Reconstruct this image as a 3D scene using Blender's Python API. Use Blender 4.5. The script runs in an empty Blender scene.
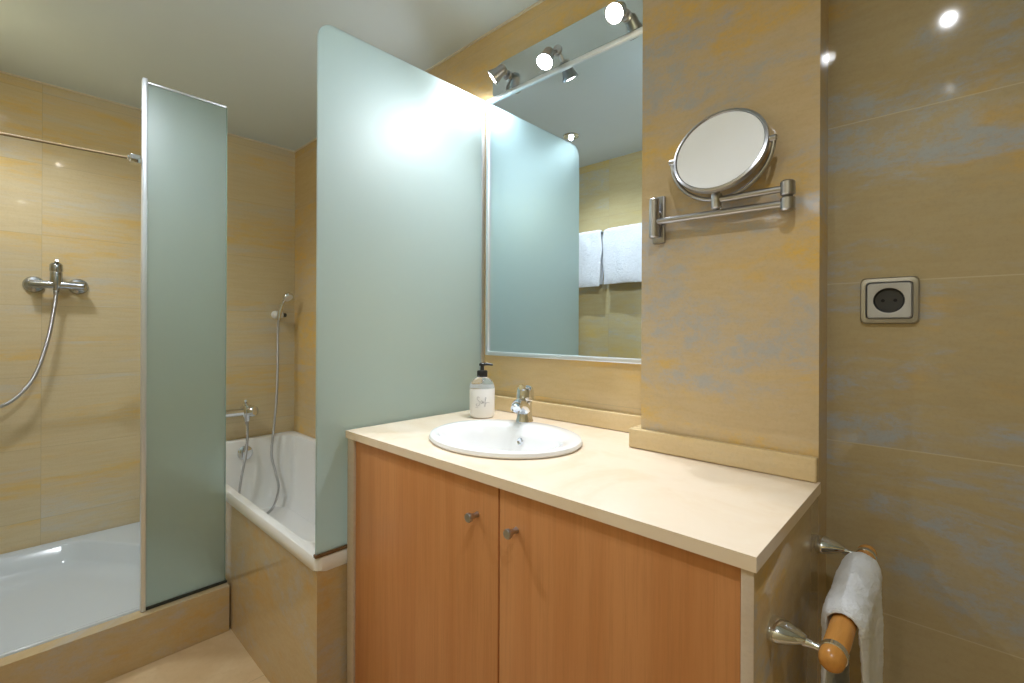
import bpy, bmesh, math, random
from mathutils import Vector, Matrix
random.seed(7)
SC = bpy.context.scene
COL = SC.collection
PI = math.pi

# ------------------------------------------------------------------ camera
cam_data = bpy.data.cameras.new('camera')
cam = bpy.data.objects.new('camera', cam_data)
COL.objects.link(cam)
cam_data.sensor_width = 36.0
cam_data.lens = 469.8 / 1024 * 36.0
cam_data.shift_y = -(341.5 - 328.5) / 1024
cam_data.clip_start = 0.01
YAW, ROLL, CAM_H = 0.7518, 0.0042, 1.1795
fwd = Vector((-math.sin(YAW), math.cos(YAW), 0.0))
rgt = Vector((math.cos(YAW), math.sin(YAW), 0.0))
up = Vector((0, 0, 1))
r3 = rgt * math.cos(ROLL) + up * math.sin(ROLL)
u3 = up * math.cos(ROLL) - rgt * math.sin(ROLL)
cam.matrix_world = Matrix(((r3.x, u3.x, -fwd.x, 0), (r3.y, u3.y, -fwd.y, 0),
                           (r3.z, u3.z, -fwd.z, CAM_H), (0, 0, 0, 1)))
SC.camera = cam

# ------------------------------------------------------------------ world, exposure
SC.view_settings.view_transform = 'Standard'
SC.view_settings.look = 'None'
SC.view_settings.gamma = 1.0
SC.view_settings.use_curve_mapping = False
SC.view_settings.exposure = 0.28
SC.cycles.max_bounces = 16
SC.cycles.diffuse_bounces = 8
SC.cycles.glossy_bounces = 6
SC.cycles.transmission_bounces = 10
world = bpy.data.worlds.new('world')
SC.world = world
world.use_nodes = True
world.node_tree.nodes['Background'].inputs[0].default_value = (0.9, 0.93, 1.0, 1)
world.node_tree.nodes['Background'].inputs[1].default_value = 0.3

VANITY_W = 21.0        # each spot of the light bar above the mirror
LAMP_COLOR = (0.885, 0.935, 1.0)

# ------------------------------------------------------------------ room measures (metres)
XL, XR = -3.044, 1.05          # left wall, right wall
YF, YW = -0.25, 1.235          # wall behind the camera, mirror wall
YS = 1.171                     # socket wall, right of the pier
XP0, XP1, YP = -0.571, -0.190, 1.089   # tiled pier
ZC = 2.296
CT = 0.88                      # worktop height


# ------------------------------------------------------------------ node helpers
class NT:
    def __init__(self, name):
        self.m = bpy.data.materials.new(name)
        self.m.use_nodes = True
        self.t = self.m.node_tree
        self.t.nodes.clear()
        self.out = self.n('ShaderNodeOutputMaterial')

    def n(self, typ, **kw):
        nd = self.t.nodes.new(typ)
        for k, v in kw.items():
            setattr(nd, k, v)
        return nd

    def l(self, a, b):
        self.t.links.new(a, b)

    def sock(self, v, inp):
        if isinstance(v, bpy.types.NodeSocket):
            self.l(v, inp)
        else:
            inp.default_value = v

    def math(self, op, a, b=0.0, c=None, clamp=False):
        nd = self.n('ShaderNodeMath', operation=op)
        nd.use_clamp = clamp
        self.sock(a, nd.inputs[0])
        self.sock(b, nd.inputs[1])
        if c is not None:
            self.sock(c, nd.inputs[2])
        return nd.outputs[0]

    def comb(self, x, y, z):
        nd = self.n('ShaderNodeCombineXYZ')
        for i, v in enumerate((x, y, z)):
            self.sock(v, nd.inputs[i])
        return nd.outputs[0]

    def pos(self):
        g = self.n('ShaderNodeNewGeometry')
        s = self.n('ShaderNodeSeparateXYZ')
        self.l(g.outputs['Position'], s.inputs[0])
        return s.outputs[0], s.outputs[1], s.outputs[2]

    def noise(self, vec, scale, detail=4.0, rough=0.55, dist=0.0):
        nd = self.n('ShaderNodeTexNoise')
        self.l(vec, nd.inputs['Vector'])
        nd.inputs['Scale'].default_value = scale
        nd.inputs['Detail'].default_value = detail
        nd.inputs['Roughness'].default_value = rough
        nd.inputs['Distortion'].default_value = dist
        return nd.outputs['Fac']

    def ramp(self, fac, lo, hi):
        nd = self.n('ShaderNodeMapRange')
        nd.interpolation_type = 'SMOOTHSTEP'
        self.l(fac, nd.inputs[0])
        nd.inputs[1].default_value = lo
        nd.inputs[2].default_value = hi
        return nd.outputs[0]

    def mix(self, fac, a, b, typ='MIX'):
        nd = self.n('ShaderNodeMix', data_type='RGBA', blend_type=typ)
        self.sock(fac, nd.inputs[0])
        for v, i in ((a, 6), (b, 7)):
            if isinstance(v, bpy.types.NodeSocket):
                self.l(v, nd.inputs[i])
            else:
                nd.inputs[i].default_value = (*v[:3], 1.0)
        return nd.outputs[2]

    def bsdf(self, color=(.8, .8, .8), rough=0.5, metal=0.0, **kw):
        b = self.n('ShaderNodeBsdfPrincipled')
        if isinstance(color, bpy.types.NodeSocket):
            self.l(color, b.inputs['Base Color'])
        else:
            b.inputs['Base Color'].default_value = (*color, 1)
        self.sock(rough, b.inputs['Roughness'])
        self.sock(metal, b.inputs['Metallic'])
        for k, v in kw.items():
            self.sock(v, b.inputs[k])
        self.l(b.outputs[0], self.out.inputs[0])
        return b

    def bump(self, b, height, strength=0.2, dist=0.002):
        nd = self.n('ShaderNodeBump')
        nd.inputs['Strength'].default_value = strength
        nd.inputs['Distance'].default_value = dist
        self.l(height, nd.inputs['Height'])
        self.l(nd.outputs[0], b.inputs['Normal'])


def plain(name, color, rough=0.5, metal=0.0, **kw):
    t = NT(name)
    x, y, z = t.pos()
    f = t.noise(t.comb(x, y, z), 14.0, 3)
    c = t.mix(t.math('MULTIPLY', f, 0.10), color, tuple(v * 0.8 for v in color))
    t.bsdf(c, rough, metal, **kw)
    return t.m


def stone_tile(name, base, warm, cool, stretch, tile_w, tile_h, w_off, h_off,
               warm_amt=0.8, cool_amt=0.7, rough=0.12, grout=(0.30, 0.23, 0.12), seed=0.0, warm_lo=.48, cool_lo=.50, scale=4.0):
    """Polished sandstone-look tile: horizontal patches in ochre and blue-grey, thin joints."""
    t = NT(name)
    x, y, z = t.pos()
    h = t.math('ADD', x, y)
    tx = t.math('DIVIDE', t.math('ADD', h, w_off), tile_w)
    tz = t.math('DIVIDE', t.math('ADD', z, h_off), tile_h)
    wn = t.n('ShaderNodeTexWhiteNoise', noise_dimensions='3D')
    t.l(t.comb(t.math('FLOOR', tx), t.math('FLOOR', tz), seed), wn.inputs['Vector'])
    rnd = wn.outputs['Value']
    off = t.math('ADD', t.math('MULTIPLY', rnd, 17.0), seed)
    hs = t.math('MULTIPLY', h, stretch)
    n1 = t.noise(t.comb(t.math('ADD', hs, off), off, z), scale, 8, .62, .4)
    n2 = t.noise(t.comb(t.math('ADD', hs, t.math('ADD', off, 5.3)), 2.1, t.math('MULTIPLY', z, 1.1)), scale * .9, 9, .66, .5)
    n3 = t.noise(t.comb(t.math('MULTIPLY', hs, 2.0), off, t.math('MULTIPLY', z, 4.0)), scale * 3, 5, .7)
    n4 = t.noise(t.comb(t.math('MULTIPLY', hs, 1.6), off, z), 26.0, 7, .75)
    n5 = t.noise(t.comb(h, off, z), 160.0, 4, .75)
    sp = t.math('ADD', 0.25, t.math('MULTIPLY', t.ramp(n4, .42, .60), .75))
    wf = t.math('MULTIPLY', t.math('MULTIPLY', t.ramp(n1, warm_lo, warm_lo + .14), warm_amt), sp)
    cf = t.math('MULTIPLY', t.math('MULTIPLY', t.ramp(n2, cool_lo, cool_lo + .12), cool_amt), sp)
    c = t.mix(t.math('MULTIPLY', t.ramp(n3, .38, .66), .35), base, tuple(v * q for v, q in zip(base, (.86, .80, .70))))
    c = t.mix(wf, c, warm)
    c = t.mix(cf, c, cool)
    c = t.mix(t.math('MULTIPLY', t.ramp(n5, .45, .7), .18), c, tuple(v * .62 for v in base))
    c = t.mix(t.math('MULTIPLY', rnd, .14), c, tuple(v * .7 for v in base))
    fx = t.math('MULTIPLY', t.math('PINGPONG', tx, 0.5), tile_w)
    fz = t.math('MULTIPLY', t.math('PINGPONG', tz, 0.5), tile_h)
    gl = t.math('LESS_THAN', t.math('MINIMUM', fx, fz), 0.0011)
    c = t.mix(t.math('MULTIPLY', gl, .40), c, grout)
    r = t.math('ADD', rough, t.math('MULTIPLY', gl, .4))
    t.bsdf(c, r)
    return t.m


M = {}
M['tile_left'] = stone_tile('tile_shower', (.68, .57, .36), (.76, .51, .16), (.60, .58, .52), .14, .60, .325, 2.944, .025, .75, .8, rough=.07, seed=1.0, scale=6.0)
M['tile_back'] = stone_tile('tile_mirror_wall', (.66, .50, .27), (.78, .50, .13), (.52, .49, .43), .35, 1.2, .325, .3, .025, .9, .6, seed=2.0, warm_lo=.47)
M['tile_pier'] = stone_tile('tile_pier', (.62, .48, .29), (.74, .47, .11), (.46, .46, .47), .42, 3.0, 4.0, 1.0, .6, 1.0, 1.0, seed=13.0, rough=.06, warm_lo=.48, cool_lo=.49, scale=4.5)
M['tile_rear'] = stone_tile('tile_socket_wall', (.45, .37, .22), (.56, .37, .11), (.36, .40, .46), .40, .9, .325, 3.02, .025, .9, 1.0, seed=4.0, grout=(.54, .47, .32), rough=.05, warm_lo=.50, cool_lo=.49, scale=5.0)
M['tile_front'] = stone_tile('tile_opposite_wall', (.60, .50, .27), (.66, .48, .14), (.46, .50, .46), .3, .60, .325, .1, .025, .7, .7, seed=5.0)
M['tile_panel'] = stone_tile('tile_bath_panel', (.58, .45, .26), (.62, .39, .12), (.50, .47, .42), .5, 2.4, .9, 5.0, .2, .8, .8, seed=6.0, rough=.10, warm_lo=.46, cool_lo=.47, scale=6.0)
M['stone_edge'] = stone_tile('stone_trim', (.72, .56, .32), (.76, .51, .17), (.62, .55, .43), .4, 2.0, 1.1, 6.0, .1, .6, .3, seed=7.0, rough=.18)
M['stone_pale'] = stone_tile('stone_pale_edge', (.62, .52, .42), (.62, .46, .28), (.60, .54, .48), .6, 4.0, 3.0, 9.0, .7, .4, .4, seed=8.0, rough=.25)


def floor_mat():
    t = NT('floor_tile')
    x, y, z = t.pos()
    n1 = t.noise(t.comb(x, y, 0.0), 5.0, 6, .6, .5)
    n2 = t.noise(t.comb(x, y, 3.0), 30.0, 5, .7)
    c = t.mix(t.ramp(n1, .4, .65), (.60, .43, .24), (.66, .50, .30))
    c = t.mix(t.math('MULTIPLY', t.ramp(n2, .45, .7), .3), c, (.50, .35, .19))
    gx = t.math('MULTIPLY', t.math('PINGPONG', t.math('DIVIDE', t.math('ADD', x, .35), .45), .5), .45)
    gy = t.math('MULTIPLY', t.math('PINGPONG', t.math('DIVIDE', t.math('ADD', y, .72), .45), .5), .45)
    g = t.math('LESS_THAN', t.math('MINIMUM', gx, gy), .0015)
    c = t.mix(t.math('MULTIPLY', g, .6), c, (.32, .24, .14))
    t.bsdf(c, .28)
    return t.m


def wood_mat(name, light, dark, axis_scale=(9.0, 9.0, .45), rough=.34):
    t = NT(name)
    x, y, z = t.pos()
    sx = t.math('MULTIPLY', x, axis_scale[0])
    sy = t.math('MULTIPLY', y, axis_scale[1])
    sz = t.math('MULTIPLY', z, axis_scale[2])
    v = t.comb(sx, sy, sz)
    n1 = t.noise(v, 2.2, 5, .6, .6)
    n2 = t.noise(t.comb(t.math('MULTIPLY', sx, 9.0), t.math('MULTIPLY', sy, 9.0), t.math('MULTIPLY', sz, 5.0)), 3.0, 4, .7)
    c = t.mix(t.ramp(n1, .3, .72), light, dark)
    c = t.mix(t.math('MULTIPLY', t.ramp(n2, .42, .72), .35), c, tuple(k * .74 for k in dark))
    b = t.bsdf(c, rough)
    return t.m


def counter_mat():
    t = NT('cream_marble')
    x, y, z = t.pos()
    n1 = t.noise(t.comb(x, y, z), 4.0, 7, .62, 1.2)
    n2 = t.noise(t.comb(x, y, z), 38.0, 4, .6)
    c = t.mix(t.ramp(n1, .42, .66), (.88, .75, .60), (.84, .685, .51))
    c = t.mix(t.math('MULTIPLY', t.ramp(n2, .5, .75), .25), c, (.92, .82, .66))
    t.bsdf(c, .16)
    return t.m


def frosted_mat(name):
    """Acid-etched glass: light scatters off the etched face and passes through blurred."""
    t = NT(name)
    dif = t.n('ShaderNodeBsdfDiffuse')
    dif.inputs[0].default_value = (.54, .68, .68, 1)
    ref = t.n('ShaderNodeBsdfRefraction')
    ref.inputs['Color'].default_value = (.80, .89, .87, 1)
    ref.inputs['Roughness'].default_value = .55
    ref.inputs['IOR'].default_value = 1.25
    gls = t.n('ShaderNodeBsdfGlossy')
    gls.inputs['Color'].default_value = (.9, .95, .95, 1)
    gls.inputs['Roughness'].default_value = .45
    m1 = t.n('ShaderNodeMixShader')
    m1.inputs[0].default_value = .36
    t.l(ref.outputs[0], m1.inputs[1])
    t.l(dif.outputs[0], m1.inputs[2])
    m2 = t.n('ShaderNodeMixShader')
    m2.inputs[0].default_value = .035
    t.l(m1.outputs[0], m2.inputs[1])
    t.l(gls.outputs[0], m2.inputs[2])
    t.l(m2.outputs[0], t.out.inputs[0])
    return t.m


def towel_mat():
    t = NT('white_terry')
    x, y, z = t.pos()
    n = t.noise(t.comb(x, y, z), 420.0, 3, .7)
    n2 = t.noise(t.comb(x, y, z), 60.0, 3, .6)
    c = t.mix(n2, (.87, .90, .94), (.80, .83, .87))
    b = t.bsdf(c, .95)
    t.bump(b, n, .8, .004)
    return t.m


def hose_mat():
    t = NT('chrome_hose')
    uv = t.n('ShaderNodeUVMap')
    s = t.n('ShaderNodeSeparateXYZ')
    t.l(uv.outputs[0], s.inputs[0])
    w = t.math('SINE', t.math('MULTIPLY', s.outputs[1], 1500.0))
    b = t.bsdf((.46, .46, .47), .28, 1.0)
    t.bump(b, w, .5, .001)
    return t.m


def emit_mat(name, col, strength):
    t = NT(name)
    e = t.n('ShaderNodeEmission')
    e.inputs[0].default_value = (*col, 1)
    e.inputs[1].default_value = strength
    t.l(e.outputs[0], t.out.inputs[0])
    return t.m


def clear_mat(name, col, rough=.05):
    t = NT(name)
    t.bsdf(col, rough, 0.0, **{'Transmission Weight': .92, 'IOR': 1.3})
    return t.m


M['floor'] = floor_mat()
M['ceiling'] = plain('ceiling_paint', (.66, .75, .80), .8)
M['wood'] = wood_mat('beech_veneer', (.62, .285, .110), (.55, .23, .078))
M['bar_wood'] = wood_mat('beech_rail', (.72, .36, .10), (.60, .27, .06), (9.0, .6, 9.0), .25)
M['wood_dark'] = plain('cabinet_inside', (.10, .06, .03), .7)
M['counter'] = counter_mat()
M['frosted'] = frosted_mat('frosted_glass')
M['towel'] = towel_mat()
M['chrome'] = plain('chrome', (.74, .77, .82), .07, 1.0)
M['nickel'] = plain('satin_nickel', (.46, .46, .48), .28, 1.0)
M['bronze'] = plain('dull_bronze', (.26, .19, .10), .5, .5)
M['glass_edge'] = plain('green_glass_edge', (.32, .46, .42), .2)
M['mixer_grey'] = plain('satin_grey_chrome', (.46, .49, .53), .20, 1.0)
M['alu'] = plain('aluminium', (.80, .80, .80), .38, 1.0)
M['alu_white'] = plain('pale_aluminium', (.80, .84, .89), .32, .75)
M['steel_plate'] = plain('polished_steel', (.66, .72, .74), .16, 1.0)
M['hose'] = hose_mat()
M['ceramic'] = plain('white_ceramic', (.86, .86, .86), .08, **{'Coat Weight': .3})
M['enamel'] = plain('white_enamel', (.84, .84, .83), .10)
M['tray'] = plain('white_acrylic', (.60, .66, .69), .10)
M['mirror'] = plain('mirror_silver', (.71, .81, .88), .0, 1.0)
M['mirror_white'] = plain('white_for_reflection', (.94, .96, 1.0), .06, .0)  # shaving mirror: plain white colour stands in for its bright reflection
M['black'] = plain('black_plastic', (.012, .012, .013), .3)
M['dark_grey'] = plain('dark_grey_plastic', (.03, .032, .035), .4)
M['grey_plate'] = plain('silver_plastic', (.50, .52, .56), .32, .5)
M['brown'] = plain('brown_sealant', (.16, .085, .035), .5)
M['seal'] = plain('dark_seal', (.03, .035, .03), .5)
M['white_plastic'] = plain('white_plastic', (.80, .80, .80), .3)
M['cream_trim'] = plain('cream_trim', (.72, .66, .55), .5)
M['soap_clear'] = clear_mat('clear_plastic', (.92, .95, .96), .08)
M['soap_white'] = plain('white_soap', (.82, .81, .80), .3)
M['ink'] = plain('grey_ink', (.42, .41, .42), .5)
M['bulb'] = emit_mat('lit_bulb', (1.0, .97, .92), 60.0)
M['bulb_ceiling'] = emit_mat('lit_ceiling_bulb', (1.0, .97, .92), 60.0)
M['hole'] = plain('dark_hole', (.004, .004, .004), .8)


# ------------------------------------------------------------------ mesh helpers
def new_bm():
    return bmesh.new()


def box(bm, lo, hi, bevel=0.0, seg=2):
    lo, hi = Vector(lo), Vector(hi)
    r = bmesh.ops.create_cube(bm, size=1.0)
    vs = r['verts']
    for v in vs:
        v.co = Vector(((v.co.x + .5) * (hi.x - lo.x) + lo.x, (v.co.y + .5) * (hi.y - lo.y) + lo.y, (v.co.z + .5) * (hi.z - lo.z) + lo.z))
    if bevel:
        es = list({e for v in vs for e in v.link_edges})
        bmesh.ops.bevel(bm, geom=es, offset=bevel, segments=seg, profile=.5, affect='EDGES', clamp_overlap=True)
    return bm


def frame_to(axis):
    return Vector((0, 0, 1)).rotation_difference(Vector(axis).normalized()).to_matrix().to_4x4()


def lathe(bm, prof, origin=(0, 0, 0), axis=(0, 0, 1), n=32, sx=1.0, sy=1.0):
    mat = Matrix.Translation(origin) @ frame_to(axis)
    rings = []
    for r, z in prof:
        if r < 1e-6:
            rings.append([bm.verts.new(mat @ Vector((0, 0, z)))])
        else:
            rings.append([bm.verts.new(mat @ Vector((r * sx * math.cos(2 * PI * i / n), r * sy * math.sin(2 * PI * i / n), z))) for i in range(n)])
    for a, b in zip(rings, rings[1:]):
        if len(a) == 1 and len(b) == 1:
            continue
        for i in range(n):
            j = (i + 1) % n
            if len(a) == 1:
                bm.faces.new((a[0], b[j], b[i]))
            elif len(b) == 1:
                bm.faces.new((a[i], a[j], b[0]))
            else:
                bm.faces.new((a[i], a[j], b[j], b[i]))
    return bm


def rod(bm, a, b, r, n=20, bev=None):
    a, b = Vector(a), Vector(b)
    L = (b - a).length
    e = min(r * .25, L * .2) if bev is None else bev
    return lathe(bm, [(0, 0), (r - e, 0), (r, e), (r, L - e), (r - e, L), (0, L)], a, b - a, n)


def smooth_path(pts, per=8):
    pts = [Vector(p) for p in pts]
    P = [pts[0] * 2 - pts[1]] + pts + [pts[-1] * 2 - pts[-2]]
    out = []
    for i in range(1, len(P) - 2):
        p0, p1, p2, p3 = P[i - 1:i + 3]
        for k in range(per):
            t = k / per
            out.append(.5 * ((2 * p1) + (p2 - p0) * t + (2 * p0 - 5 * p1 + 4 * p2 - p3) * t * t + (3 * p1 - p0 - 3 * p2 + p3) * t ** 3))
    out.append(pts[-1])
    return out


def tube(bm, pts, r, n=12, per=8, smooth=True, uv=False):
    path = smooth_path(pts, per) if smooth else [Vector(p) for p in pts]
    m = len(path)
    rad = (lambda i: r) if not isinstance(r, (list, tuple)) else None
    if rad is None:
        k = len(r) - 1
        def rad(i):
            f = i / (m - 1) * k
            a = min(int(f), k - 1)
            return r[a] + (r[a + 1] - r[a]) * (f - a)
    tg = [(path[min(i + 1, m - 1)] - path[max(i - 1, 0)]).normalized() for i in range(m)]
    ref = Vector((0, 0, 1)) if abs(tg[0].z) < .9 else Vector((1, 0, 0))
    nrm = (ref - tg[0] * ref.dot(tg[0])).normalized()
    uvl = bm.loops.layers.uv.verify() if uv else None
    rings, ln, lens = [], 0.0, []
    for i in range(m):
        if i:
            nrm = (nrm - tg[i] * nrm.dot(tg[i])).normalized()
            ln += (path[i] - path[i - 1]).length
        lens.append(ln)
        bn = tg[i].cross(nrm)
        rr = rad(i)
        rings.append([bm.verts.new(path[i] + (nrm * math.cos(2 * PI * k / n) + bn * math.sin(2 * PI * k / n)) * rr) for k in range(n)])
    for i in range(m - 1):
        for k in range(n):
            j = (k + 1) % n
            f = bm.faces.new((rings[i][k], rings[i][j], rings[i + 1][j], rings[i + 1][k]))
            if uv:
                for lp, q in zip(f.loops, ((k, i), (k + 1, i), (k + 1, i + 1), (k, i + 1))):
                    lp[uvl].uv = (q[0] / n, lens[q[1]])
    bm.faces.new(list(reversed(rings[0])))
    bm.faces.new(rings[-1])
    return bm


def loft(bm, loops, cap0=False, cap1=False):
    rings = [[bm.verts.new(p) for p in lp] for lp in loops]
    n = len(rings[0])
    for a, b in zip(rings, rings[1:]):
        for i in range(n):
            j = (i + 1) % n
            bm.faces.new((a[i], a[j], b[j], b[i]))
    if cap0:
        bm.faces.new(list(reversed(rings[0])))
    if cap1:
        bm.faces.new(rings[-1])
    return bm


def rrect(x0, x1, y0, y1, r, z, k=8):
    r = min(r, (x1 - x0) / 2 - 1e-4, (y1 - y0) / 2 - 1e-4)
    pts = []
    for cx, cy, a0 in ((x1 - r, y1 - r, 0), (x0 + r, y1 - r, PI / 2), (x0 + r, y0 + r, PI), (x1 - r, y0 + r, 1.5 * PI)):
        for i in range(k + 1):
            a = a0 + PI / 2 * i / k
            pts.append(Vector((cx + r * math.cos(a), cy + r * math.sin(a), z)))
    return pts


def ellipse(cx, cy, a, b, z, n=64):
    return [Vector((cx + a * math.cos(2 * PI * i / n), cy + b * math.sin(2 * PI * i / n), z)) for i in range(n)]


def prism(bm, poly, d, holes=()):
    """Flat polygon (list of 3-D points, with holes) extruded along vector d."""
    d = Vector(d)
    alls = [[Vector(p) for p in poly]] + [[Vector(p) for p in h] for h in holes]
    layers = []
    for sgn in (0, 1):
        edges, lv = [], []
        for lp in alls:
            vs = [bm.verts.new(p + d * sgn) for p in lp]
            lv.append(vs)
            for i in range(len(vs)):
                edges.append(bm.edges.new((vs[i], vs[(i + 1) % len(vs)])))
        bmesh.ops.triangle_fill(bm, use_beauty=True, use_dissolve=False, edges=edges)
        layers.append(lv)
    for a, b in zip(*layers):
        n = len(a)
        for i in range(n):
            j = (i + 1) % n
            bm.faces.new((a[i], a[j], b[j], b[i]))
    return bm


def base_of(o):
    v = Vector((0, 0, 0))
    while o is not None:
        v += Vector(o.location)
        o = o.parent
    return v


def obj(name, bm, mat, parent=None, smooth=True, angle=38):
    """Link a bmesh built in room coordinates as ONE mesh object."""
    bmesh.ops.recalc_face_normals(bm, faces=bm.faces[:])
    if parent is not None:
        bmesh.ops.translate(bm, verts=bm.verts[:], vec=-base_of(parent))
        org = None
    else:
        xs = [v.co for v in bm.verts]
        org = Vector(((min(c.x for c in xs) + max(c.x for c in xs)) / 2, (min(c.y for c in xs) + max(c.y for c in xs)) / 2, min(c.z for c in xs)))
        bmesh.ops.translate(bm, verts=bm.verts[:], vec=-org)
    me = bpy.data.meshes.new(name)
    bm.to_mesh(me)
    bm.free()
    me.materials.append(mat)
    if smooth:
        me.polygons.foreach_set('use_smooth', [True] * len(me.polygons))
        me.set_sharp_from_angle(angle=math.radians(angle))
    o = bpy.data.objects.new(name, me)
    COL.objects.link(o)
    if parent is not None:
        o.parent = parent
    else:
        o.location = org
    return o


def thing(name, label, cat, loc, group=None):
    o = bpy.data.objects.new(name, None)
    o.empty_display_size = .05
    COL.objects.link(o)
    o.location = loc
    o['label'] = label
    o['category'] = cat
    if group:
        o['group'] = group
    return o


def tag(o, label, cat, group=None):
    o['label'] = label
    o['category'] = cat
    if group:
        o['group'] = group
    return o


def struct(name, bm, mat, label, cat):
    o = obj(name, bm, mat, smooth=False)
    o['kind'] = 'structure'
    return tag(o, label, cat)


# ------------------------------------------------------------------ room shell
W = .10
struct('floor', box(new_bm(), (XL - W, YF - W, -.10), (XR + W, YW + W, 0)), M['floor'], 'beige stone tiled bathroom floor', 'floor')
struct('ceiling', box(new_bm(), (XL - W, YF - W, ZC), (XR + W, YW + W, ZC + .10)), M['ceiling'], 'smooth pale grey painted ceiling', 'ceiling')
struct('wall_left', box(new_bm(), (XL - W, YF - W, 0), (XL, YW + W, ZC)), M['tile_left'], 'streaked sandy tile wall carrying both shower mixers', 'wall')
struct('wall_back', box(new_bm(), (XL, YW, 0), (XP0, YW + W, ZC)), M['tile_back'], 'ochre tile wall behind the large mirror and bath', 'wall')
struct('wall_right', box(new_bm(), (XR, YF, 0), (XR + W, YS, ZC)), M['tile_front'], 'tiled end wall to the right of the socket wall', 'wall')
struct('wall_front', box(new_bm(), (XL, YF - W, 0), (XR, YF, ZC)), M['tile_front'], 'tiled wall opposite the mirror, seen in its reflection', 'wall')
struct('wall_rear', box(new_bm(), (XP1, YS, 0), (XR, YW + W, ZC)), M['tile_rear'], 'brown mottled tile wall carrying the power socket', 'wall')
struct('wall_pier', box(new_bm(), (XP0, YP, 0), (XP1, YW + W, ZC)), M['tile_pier'], 'tiled pier carrying the round shaving mirror', 'wall')
# thin coving bead along the ceiling line
struct('trim_1', box(new_bm(), (XL, YF, ZC - .006), (XL + .010, YW, ZC)), M['cream_trim'], 'thin pale bead where sandy shower wall meets ceiling', 'trim')
struct('trim_2', box(new_bm(), (XL + .010, YW - .008, ZC - .006), (XP0, YW, ZC)), M['cream_trim'], 'thin pale bead between mirror wall and ceiling', 'trim')
# stone upstands on the worktop
bm = new_bm()
box(bm, (-1.293, YW - .018, CT + .001), (XP0 - .001, YW, .933), .003)
struct('trim_3', bm, M['stone_edge'], 'low stone upstand along the worktop under the mirror', 'upstand')
bm = new_bm()
box(bm, (XP0 - .025, YP - .018, CT + .001), (XP1, YP, .929), .003)
box(bm, (XP0 - .025, YP, CT + .001), (XP0 - .001, YW - .019, .929), .003)
struct('trim_4', bm, M['stone_edge'], 'low stone upstand around the foot of the tiled pier', 'upstand')

# ------------------------------------------------------------------ shower kerb, tray
XK = -2.048
struct('trim_5', box(new_bm(), (-2.100, YF, 0), (XK, .588, .175), .002), M['tile_panel'], 'tiled kerb at the front of the shower tray', 'kerb')

t = thing('shower_tray', 'white acrylic shower tray behind the tiled kerb', 'shower tray', (-2.57, .17, 0))
bm = new_bm()
x0, x1, y0, y1 = XL + .001, -2.1005, YF + .001, .587
def tray_loop(off, z, rad):
    """Basin outline with a cut corner (foot rest) beside the bath, moved inwards by off."""
    P = [(x0 + .055, y0 + .055), (x1 - .022, y0 + .055), (x1 - .022, .548), (-2.52, .548), (-2.925, .272), (x0 + .055, .205)]
    n = len(P)
    Q = []
    for i in range(n):                                   # inward offset of each corner
        a, b, c = Vector(P[i - 1]), Vector(P[i]), Vector(P[(i + 1) % n])
        d1, d2 = (b - a).normalized(), (c - b).normalized()
        n1, n2 = Vector((-d1.y, d1.x)), Vector((-d2.y, d2.x))
        Q.append(b + (n1 + n2) / (1 + n1.dot(n2)) * off)
    pts = []
    for i in range(n):
        a, b, c = Q[i - 1], Q[i], Q[(i + 1) % n]
        d1, d2 = (a - b).normalized(), (c - b).normalized()
        rr = min(rad, (a - b).length * .45, (c - b).length * .45)
        for k in range(7):
            f = k / 6
            p = (b + d1 * rr) * (1 - f) ** 2 + b * 2 * f * (1 - f) + (b + d2 * rr) * f * f
            pts.append(Vector((p.x, p.y, z)))
    return pts


def tray_outer(ins, z):
    """Outer rectangle sampled to pair with the basin outline, corner for corner."""
    X0, X1, Y0, Y1 = x0 + ins, x1 - ins, y0 + ins, y1 - ins
    C = [(X0, Y0), (X1, Y0), (X1, Y1), (X0 + .52, Y1), (X0, Y1), (X0, Y0 + .45)]
    n = len(C)
    pts = []
    for i in range(n):
        a, b, c = Vector(C[i - 1]), Vector(C[i]), Vector(C[(i + 1) % n])
        d1, d2 = (a - b).normalized(), (c - b).normalized()
        for k in range(7):
            f = (k - 3) / 3 * .012
            p = b + (d1 * -f if f < 0 else d2 * f)
            pts.append(Vector((p.x, p.y, z)))
    return pts


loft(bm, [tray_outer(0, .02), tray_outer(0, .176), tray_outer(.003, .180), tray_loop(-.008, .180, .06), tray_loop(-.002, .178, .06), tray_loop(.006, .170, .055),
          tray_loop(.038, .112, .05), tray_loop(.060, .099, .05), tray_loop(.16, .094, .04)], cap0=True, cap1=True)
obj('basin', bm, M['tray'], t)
bm = new_bm()
lathe(bm, [(0, .0865), (.040, .0865), (.042, .090), (.030, .094), (0, .095)], (-2.50, -.06, .003))
obj('drain', bm, M['chrome'], t)

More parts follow.
